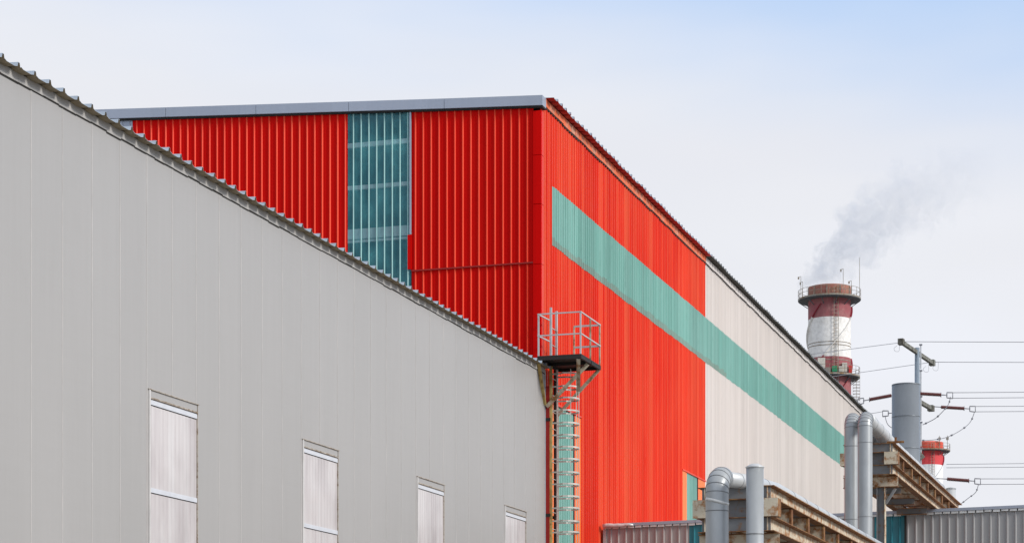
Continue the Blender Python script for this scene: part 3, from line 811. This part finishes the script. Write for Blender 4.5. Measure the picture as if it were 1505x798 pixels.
for k in range(10):
    mb = MB(); t = 2 * PI * k / 10 + .2; mb.box((R * math.cos(t) - .09, R * math.sin(t) - .09, top - 1.9), (R * math.cos(t) * 1.02 + .09, R * math.sin(t) * 1.02 + .09, top - .1))
    mb.build('cap_rib', 'gal', ch)
zg = top - 14.6
for (a, w, h, m_) in ((-.32, 1.2, 2.4, 'boxwhite'), (.22, .9, .9, 'green'), (.62, .8, 1.5, 'boxwhite'), (.86, .5, 1.2, 'brickred'), (.45, .6, .9, 'boxwhite'), (-.05, .8, .8, 'gal')):
    mb = MB(); x = (R + .5) * a; y = -math.sqrt(max(.1, (R + .5) ** 2 - x * x)); b = .9 if h < 2 and m_ != 'gal' else .5
    mb.box((x - w/2, y - .3, zg + b * .3), (x + w/2, y + .3, zg + b * .3 + h)); mb.bar((x, y, zg), (x, y, zg + .4), .1, .1); mb.build('equipment_box', m_, ch)
mb = MB()    # caged ladder hanging below the lower gallery
for k in range(14):
    z = zg - .4 - k * .5; mb.tube([(R + .9 + .55 * math.cos(t * PI / 4), -.6 + .55 * math.sin(t * PI / 4), z) for t in range(9)], .035, 4, cap=False)
for t in range(4): mb.bar((R + .9 + .55 * math.cos(t * PI / 2), -.6 + .55 * math.sin(t * PI / 2), zg - .3), (R + .9 + .55 * math.cos(t * PI / 2), -.6 + .55 * math.sin(t * PI / 2), zg - 7.2), .05, .05)
mb.build('cage', 'gal', ch)
mb = MB()
for zz_ in (top - 9.4, top - 9.9, top - 12.3): mb.lathe([(R + .03, zz_), (R + .05, zz_ + .06), (R + .03, zz_ + .12)], 48)
mb.build('tension_band', 'gal', ch)
ch2, top2, gal2, R2 = chimney(1364, 493, 650.5, 'distant bright red and white chimney low behind the power pole', ['chim_bright', 'chim_white2', 'chim_orange'], (5.4, 14, 22))
for ax in (2.6, 4.4):
    mb = MB(); mb.bar((ax, -3, top2 - 1.9), (ax, -3, top2 + 1.2), .12, .12); mb.box((ax - .3, -3.3, top2 + .2), (ax + .3, -2.7, top2 + .8)); mb.build('lightning_rod', 'gal', ch2)

# ================================================================ power pole and lines
zp = 200.0
pb = P(1348, 511, zp); ptop = pb.z
pole = empty('power_pole', (pb.x, pb.y, 0), label='tall steel power pole with crossarms and brown insulators behind the exhaust stack', cat='power pole')
mb = MB(); mb.tube([(pb.x, pb.y, 0), (pb.x, pb.y, ptop)], [.42, .225], 20); own(mb.build('shaft', 'pole'), pole)
sx = P(1353.2, 600, zp) - P(1348, 600, zp)
mb = MB(); z = 6.0
while z < ptop - .8:
    off = sx * (1 + (ptop - z) * .008); L = 2.2; mb.box((pb.x + off.x - .06, pb.y + off.y - .05, z), (pb.x + off.x + .06, pb.y + off.y + .05, z + L)); mb.box((pb.x + off.x - .14, pb.y + off.y - .08, z + L), (pb.x + off.x + .14, pb.y + off.y + .08, z + L + .14), 1); z += 2.45
own(mb.build('climbing_rail', ['pole_pale', 'wire']), pole)
A0 = P(1324, 502, 194.5); A1 = P(1370.5, 533, 206.0); A1.z = A0.z
mb = MB(); mb.bar(A0, A1, .30, .34)
dA = (A1 - A0)
for k in range(26):
    c = A0 + dA * (k / 25); mb.bar(c - Vector((0, 0, .22)), c + Vector((0, 0, .22)), .10, .38)
mb.bar(A0 - dA.normalized() * .2, A0 + dA.normalized() * .5, .5, .55); mb.bar(A1 - dA.normalized() * .5, A1 + dA.normalized() * .2, .5, .55)
own(mb.build('crossarm', 'lattice'), pole)
h2 = EYE + (1065 - 588) * 200 / FPX
B0 = Vector((A0.x, A0.y, h2)); B1 = pb + dA * .46; B1.z = h2
mb = MB(); mb.bar(B0, B1, .32, .36); mb.bar(B1 - dA.normalized() * .6, B1 + dA.normalized() * .2, .55, .55); own(mb.build('crossarm', 'lattice'), pole)
mb = MB(); mb.bar((pb.x, pb.y, EYE + 363 * 200 / FPX), P(1362, 702, 199), .3, .3); mb.bar((pb.x, pb.y, EYE + 400 * 200 / FPX), P(1356, 674, 200), .5, .5); own(mb.build('crossarm', 'lattice'), pole)
def insulator(a, b, c):
    """a link start, b/c string ends"""
    a, b, c = Vector(a), Vector(b), Vector(c); mb = MB(); n = 26
    mb.tube([a, b], .05, 6, 1)
    pts = []; rr = []
    for k in range(2 * n + 1):
        pts.append(b.lerp(c, k / (2 * n))); rr.append(.19 if k % 2 else .11)
    mb.tube(pts, rr, 10, 0)
    own(mb.build('insulator', ['insul', 'wire']), pole)
    d = (c - b).normalized(); side = Vector((0, 0, 1)); mb = MB()
    e = c + d * .55; mb.tube([c, e], .05, 6, 0)
    mb.tube([c + d * .0 + side * .22, c - side * .22], .04, 5, 0)
    f = e + d * .55
    mb.tube([f + side * .28, e + side * .24, e + side * .1, e - side * .1, e - side * .24, f - side * .28], .06, 6, 0); mb.tube([f + side * .28, f - side * .28], .04, 6, 0)
    own(mb.build('clamp', 'wire'), pole)
    return f
f1 = insulator(P(1334, 577.3, 197), P(1350, 578.2, 197), P(1383, 580, 197))
f2 = insulator(P(1369, 597, 205.7), P(1383, 598, 205.7), P(1417, 600, 205.7))
f3 = insulator(P(1362, 702, 199), P(1392, 703.5, 199), P(1424, 706, 199))
f4 = insulator(P(1330, 577.5, 195), P(1310, 581, 195), P(1278, 587, 195))
f5 = insulator(P(1350, 604, 203), P(1335, 605, 203), P(1314, 606.5, 203))
def wire(a, b, sag, label, r=.028, mat='wire', n=24, group='power line wires'):
    a, b = Vector(a), Vector(b); mb = MB(); pts = []
    for k in range(n + 1):
        t = k / n; p = a.lerp(b, t); p.z -= sag * 4 * t * (1 - t); pts.append(p)
    mb.tube(pts, r, 5); o = mb.build('power_wire', mat); tag(o, label, 'wire', group); return o
def off(v, dz): return v + Vector((0, 0, dz))
def towards(px, py, z): return P(px, py, z)
wire(P(1326, 502, 194.6), P(2100, 505, 190), 0, 'topmost wire leaving the near tip of the high crossarm to the right')
wire(P(1370, 532, 206), P(2100, 534, 200), 0, 'wire leaving the far tip of the high crossarm to the right')
wire(off(f1, .26), P(2100, 572, 190), 0, 'upper wire of the pair from the near brown insulator on the middle arm')
wire(off(f1, -.26), P(2100, 579, 190), 0, 'lower wire of the pair from the near brown insulator on the middle arm')
wire(off(f2, .26), P(2100, 594, 200), 0, 'upper wire of the pair from the far brown insulator right of the stack')
wire(off(f2, -.26), P(2100, 600, 200), 0, 'lower wire of the pair from the far brown insulator right of the stack')
wire(off(f3, .26), P(2100, 702, 195), 0, 'upper wire of the lowest pair, just over the shed roof')
wire(off(f3, -.26), P(2100, 708, 195), 0, 'lower wire of the lowest pair, just over the shed roof')
wire(P(1391, 682, 230), P(2100, 674, 220), 0, 'upper wire of the pair beside the distant red and white chimney')
wire(P(1391, 687, 230), P(2100, 681, 220), 0, 'lower wire of the pair beside the distant red and white chimney')
wire(P(1326, 503, 194.6), P(1040, 540, 215), 0, 'thin wire from the near tip of the high crossarm left across the large chimney', mat='wire_pale')
wire(P(1370, 532, 206), P(1100, 571, 225), 0, 'thin wire from the far tip of the high crossarm left past the lower gallery', mat='wire_pale')
wire(off(f4, .2), P(1100, 621, 210), 0, 'wire leaving the left insulator towards the hall roof', mat='wire_pale')
wire(off(f5, .2), P(1150, 628, 214), 0, 'wire running left from the clamp beside the steel stack', mat='wire_pale')
def jumper(pts, label, r=.035, depth=200, beads=True):
    """hanging jumper loop through the given picture points"""
    vs = [P(x, y, d) for x, y, d in pts]; mb = MB(); sm = []
    for i in range(len(vs) - 1):
        p0 = vs[max(i - 1, 0)]; p1 = vs[i]; p2 = vs[i + 1]; p3 = vs[min(i + 2, len(vs) - 1)]
        for k in range(6):
            t = k / 6; sm.append(.5 * ((2 * p1) + (-p0 + p2) * t + (2 * p0 - 5 * p1 + 4 * p2 - p3) * t * t + (-p0 + 3 * p1 - 3 * p2 + p3) * t ** 3))
    sm.append(vs[-1]); mb.tube(sm, r, 5)
    if beads:
        for k in range(4, len(sm) - 2, 6): mb.tube([sm[k] - (sm[k+1]-sm[k]) * .35, sm[k] + (sm[k+1]-sm[k]) * .35], .09, 6)
    tag(mb.build('jumper_wire', 'wire'), label, 'jumper wire', 'jumper wires of the power pole')
jumper([(1397, 583, 197), (1394, 594, 197), (1386, 604, 197), (1374, 615, 198), (1356, 624, 199)], 'hanging jumper loop from the near clamp back to the pole')
jumper([(1432, 606, 205), (1426, 620, 205), (1412, 632, 204), (1392, 642, 203), (1372, 646, 202), (1352, 647, 201)], 'largest hanging jumper loop, right of the exhaust stack')
jumper([(1438, 712, 199), (1434, 723, 199), (1424, 731, 199), (1412, 740, 199), (1398, 748, 199)], 'hanging jumper loop dipping behind the shed roof')
jumper([(1301, 612, 203), (1304, 622, 203), (1310, 628, 203), (1322, 634, 203)], 'short jumper loop left of the exhaust stack', beads=False)
for lab, cx_, cy_, z_ in (('small wire loop under the near tip of the high crossarm', 1318, 508, 195), ('small wire loop under the far tip of the high crossarm', 1375, 536, 206), ('tiny wire loop left of the far crossarm tip', 1361, 538, 206)):
    pts = [(cx_, cy_, z_), (cx_ - 4, cy_ + 4, z_), (cx_ - 2, cy_ + 8, z_), (cx_ + 3, cy_ + 8, z_), (cx_ + 4, cy_ + 2, z_), (cx_ + 4, cy_ - 4, z_)]
    jumper(pts, lab, r=.014, beads=False)

# ================================================================ smoke
def smoke(name, label, origin, size, density, seed, fn):
    m = bpy.data.materials.new(name + ' vapour'); m.use_nodes = True; nt = m.node_tree; nt.nodes.clear()
    out = nt.nodes.new('ShaderNodeOutputMaterial'); pv = nt.nodes.new('ShaderNodeVolumePrincipled')
    pv.inputs['Color'].default_value = (.80, .84, .91, 1); pv.inputs['Anisotropy'].default_value = .1
    nt.links.new(pv.outputs[0], out.inputs['Volume'])
    nt.links.new(fn(nt), pv.inputs['Density'])
    (x0, x1), (y0, y1), (z0, z1) = size
    mb = MB(); mb.box((x0, y0, z0), (x1, y1, z1))
    M['_s' + name] = m
    o = mb.build('smoke', '_s' + name); o.location = origin; o.rotation_euler.z = TH
    tag(o, label, 'smoke', kind='stuff'); return o
def mth(nt, op, a, b=None, c=None, clamp=False):
    n = nt.nodes.new('ShaderNodeMath'); n.operation = op; n.use_clamp = clamp
    for i, v in enumerate((a, b, c)):
        if v is None: continue
        if isinstance(v, (int, float)): n.inputs[i].default_value = v
        else: nt.links.new(v, n.inputs[i])
    return n.outputs[0]
def plume_fn(nt):
    tc = nt.nodes.new('ShaderNodeTexCoord')
    nz = N(nt, 'ShaderNodeTexNoise', Scale=.16, Detail=3.0, Roughness=.5); nt.links.new(tc.outputs['Object'], nz.inputs['Vector'])
    sub = nt.nodes.new('ShaderNodeVectorMath'); sub.operation = 'SUBTRACT'; nt.links.new(nz.outputs['Color'], sub.inputs[0]); sub.inputs[1].default_value = (.5, .5, .5)
    sc = nt.nodes.new('ShaderNodeVectorMath'); sc.operation = 'SCALE'; nt.links.new(sub.outputs[0], sc.inputs[0]); sc.inputs['Scale'].default_value = 9.0
    ad = nt.nodes.new('ShaderNodeVectorMath'); ad.operation = 'ADD'; nt.links.new(tc.outputs['Object'], ad.inputs[0]); nt.links.new(sc.outputs[0], ad.inputs[1])
    s = nt.nodes.new('ShaderNodeSeparateXYZ'); nt.links.new(ad.outputs[0], s.inputs[0]); x, y, z = s.outputs
    s0 = nt.nodes.new('ShaderNodeSeparateXYZ'); nt.links.new(tc.outputs['Object'], s0.inputs[0])
    zc = mth(nt, 'MULTIPLY', mth(nt, 'SQRT', mth(nt, 'MAXIMUM', mth(nt, 'ADD', x, 1.0), .0)), 3.7)
    dz = mth(nt, 'SUBTRACT', z, zc)
    # slope of the path: convert vertical gap to perpendicular
    pd_ = mth(nt, 'MULTIPLY', dz, .60)
    neg = mth(nt, 'MINIMUM', mth(nt, 'ADD', x, 1.0), 0.0)
    d2 = mth(nt, 'ADD', mth(nt, 'ADD', mth(nt, 'MULTIPLY', pd_, pd_), mth(nt, 'MULTIPLY', y, y)), mth(nt, 'MULTIPLY', neg, neg))
    d = mth(nt, 'SQRT', d2)
    rad = mth(nt, 'ADD', 6.6, mth(nt, 'MULTIPLY', x, .0))
    vo = nt.nodes.new('ShaderNodeTexVoronoi'); vo.feature = 'SMOOTH_F1'; vo.inputs['Scale'].default_value = .34; vo.inputs['Smoothness'].default_value = .25
    vo.inputs['Detail'].default_value = 1.5
    nt.links.new(ad.outputs[0], vo.inputs['Vector'])
    e = mth(nt, 'DIVIDE', mth(nt, 'SUBTRACT', mth(nt, 'SUBTRACT', rad, d), mth(nt, 'MULTIPLY', vo.outputs['Distance'], 3.6)), .7, clamp=True)
    n2 = N(nt, 'ShaderNodeTexNoise', Scale=.5, Detail=5.0, Roughness=.6); nt.links.new(tc.outputs['Object'], n2.inputs['Vector'])
    q = thresh(nt, n2.outputs['Fac'], .25, .62)
    fall = mth(nt, 'SUBTRACT', 1.0, mth(nt, 'MULTIPLY', s0.outputs[0], .036), clamp=True)
    rim = mth(nt, 'MULTIPLY', mth(nt, 'ADD', s0.outputs[2], -.2), .8, clamp=True)
    return mth(nt, 'MULTIPLY', mth(nt, 'MULTIPLY', mth(nt, 'MULTIPLY', e, q), fall), mth(nt, 'MULTIPLY', rim, .21))
po = P(1219, 423, 344)
smoke('plume', 'pale blue-grey smoke drifting up and right from the large chimney', po, ((-5, 27), (-6, 6), (0.1, 23)), 1, 1, plume_fn)

# ================================================================ world, sun, camera
w = bpy.data.worlds.new('World'); scene.world = w; w.use_nodes = True
nt = w.node_tree; bg = nt.nodes['Background']
sun_az = math.radians(103); sun_el = math.radians(30)
sky = nt.nodes.new('ShaderNodeTexSky'); sky.sky_type = 'NISHITA'; sky.sun_disc = False
sky.sun_elevation = sun_el; sky.sun_rotation = sun_az; sky.air_density = 1.0; sky.dust_density = 2.0
tc = nt.nodes.new('ShaderNodeTexCoord'); sp = nt.nodes.new('ShaderNodeSeparateXYZ'); nt.links.new(tc.outputs['Generated'], sp.inputs[0])
mp = nt.nodes.new('ShaderNodeMapping'); mp.inputs['Scale'].default_value = (2.2, 2.2, 9.0); nt.links.new(tc.outputs['Generated'], mp.inputs['Vector'])
nz = N(nt, 'ShaderNodeTexNoise', Scale=1.0, Detail=4.0, Roughness=.5); nt.links.new(mp.outputs[0], nz.inputs['Vector'])
zz = mth(nt, 'ADD', mth(nt, 'ADD', sp.outputs[2], mth(nt, 'MULTIPLY', mth(nt, 'ADD', sp.outputs[0], .30), .13)), mth(nt, 'MULTIPLY', mth(nt, 'SUBTRACT', nz.outputs['Fac'], .5), .14))
cover = nt.nodes.new('ShaderNodeMapRange'); cover.interpolation_type = 'SMOOTHSTEP'
cover.inputs[1].default_value = .268; cover.inputs[2].default_value = .40; cover.inputs[3].default_value = 0.0; cover.inputs[4].default_value = 1.0
nt.links.new(zz, cover.inputs[0])
K = 8.0
cr = ramp(nt, [(0.0, (.70, .715, .775)), (.5, (.745, .757, .80)), (1.0, (.78, .80, .86))]); 
n3 = N(nt, 'ShaderNodeTexNoise', Scale=.9, Detail=3.0); nt.links.new(mp.outputs[0], n3.inputs['Vector']); nt.links.new(thresh(nt, n3.outputs['Fac'], .3, .7), cr.inputs[0])
hz = nt.nodes.new('ShaderNodeVectorMath'); hz.operation = 'SCALE'; hz.inputs['Scale'].default_value = K; nt.links.new(cr.outputs[0], hz.inputs[0])
mx = nt.nodes.new('ShaderNodeMix'); mx.data_type = 'RGBA'
nt.links.new(sky.outputs[0], mx.inputs[6]); over = nt.nodes.new('ShaderNodeMapRange'); over.interpolation_type = 'SMOOTHSTEP'
over.inputs[1].default_value = .40; over.inputs[2].default_value = .62; over.inputs[3].default_value = 1.0; over.inputs[4].default_value = .12
nt.links.new(zz, over.inputs[0])
veil = mth(nt, 'MULTIPLY', cover.outputs[0], over.outputs[0])
thin = mix(nt, veil, hz.outputs[0], (3.2, 4.9, 7.6))
nt.links.new(thin, mx.inputs[7]); nt.links.new(mth(nt, 'SUBTRACT', 1.0, mth(nt, 'MULTIPLY', veil, .22)), mx.inputs[0])
nt.links.new(mx.outputs[2], bg.inputs['Color']); bg.inputs['Strength'].default_value = .12

sd = bpy.data.lights.new('sun', 'SUN'); sd.energy = 2.6; sd.angle = math.radians(14); sd.color = (1.0, .965, .92)
so = bpy.data.objects.new('sun', sd); C.objects.link(so)
to = Vector((math.sin(sun_az) * math.cos(sun_el), math.cos(sun_az) * math.cos(sun_el), math.sin(sun_el)))
so.rotation_euler = (-to).to_track_quat('-Z', 'Y').to_euler(); so.location = (30, 0, 60)

cd = bpy.data.cameras.new('camera'); co = bpy.data.objects.new('camera', cd); C.objects.link(co)
co.location = (0, 0, EYE); co.rotation_euler = (PI / 2, 0, TH)
cd.sensor_width = 36; cd.lens = FPX / 1505 * 36; cd.shift_y = (1065 - 399) / 1505; cd.clip_start = .5; cd.clip_end = 5000
scene.camera = co
scene.view_settings.view_transform = 'Standard'; scene.view_settings.look = 'None'; scene.view_settings.exposure = .22; scene.view_settings.gamma = 1
scene.view_settings.use_curve_mapping = False
scene.cycles.use_denoising = True
scene.cycles.max_bounces = 6; scene.cycles.volume_bounces = 1; scene.cycles.transparent_max_bounces = 12
scene.cycles.volume_step_rate = 1.0; scene.cycles.volume_max_steps = 128
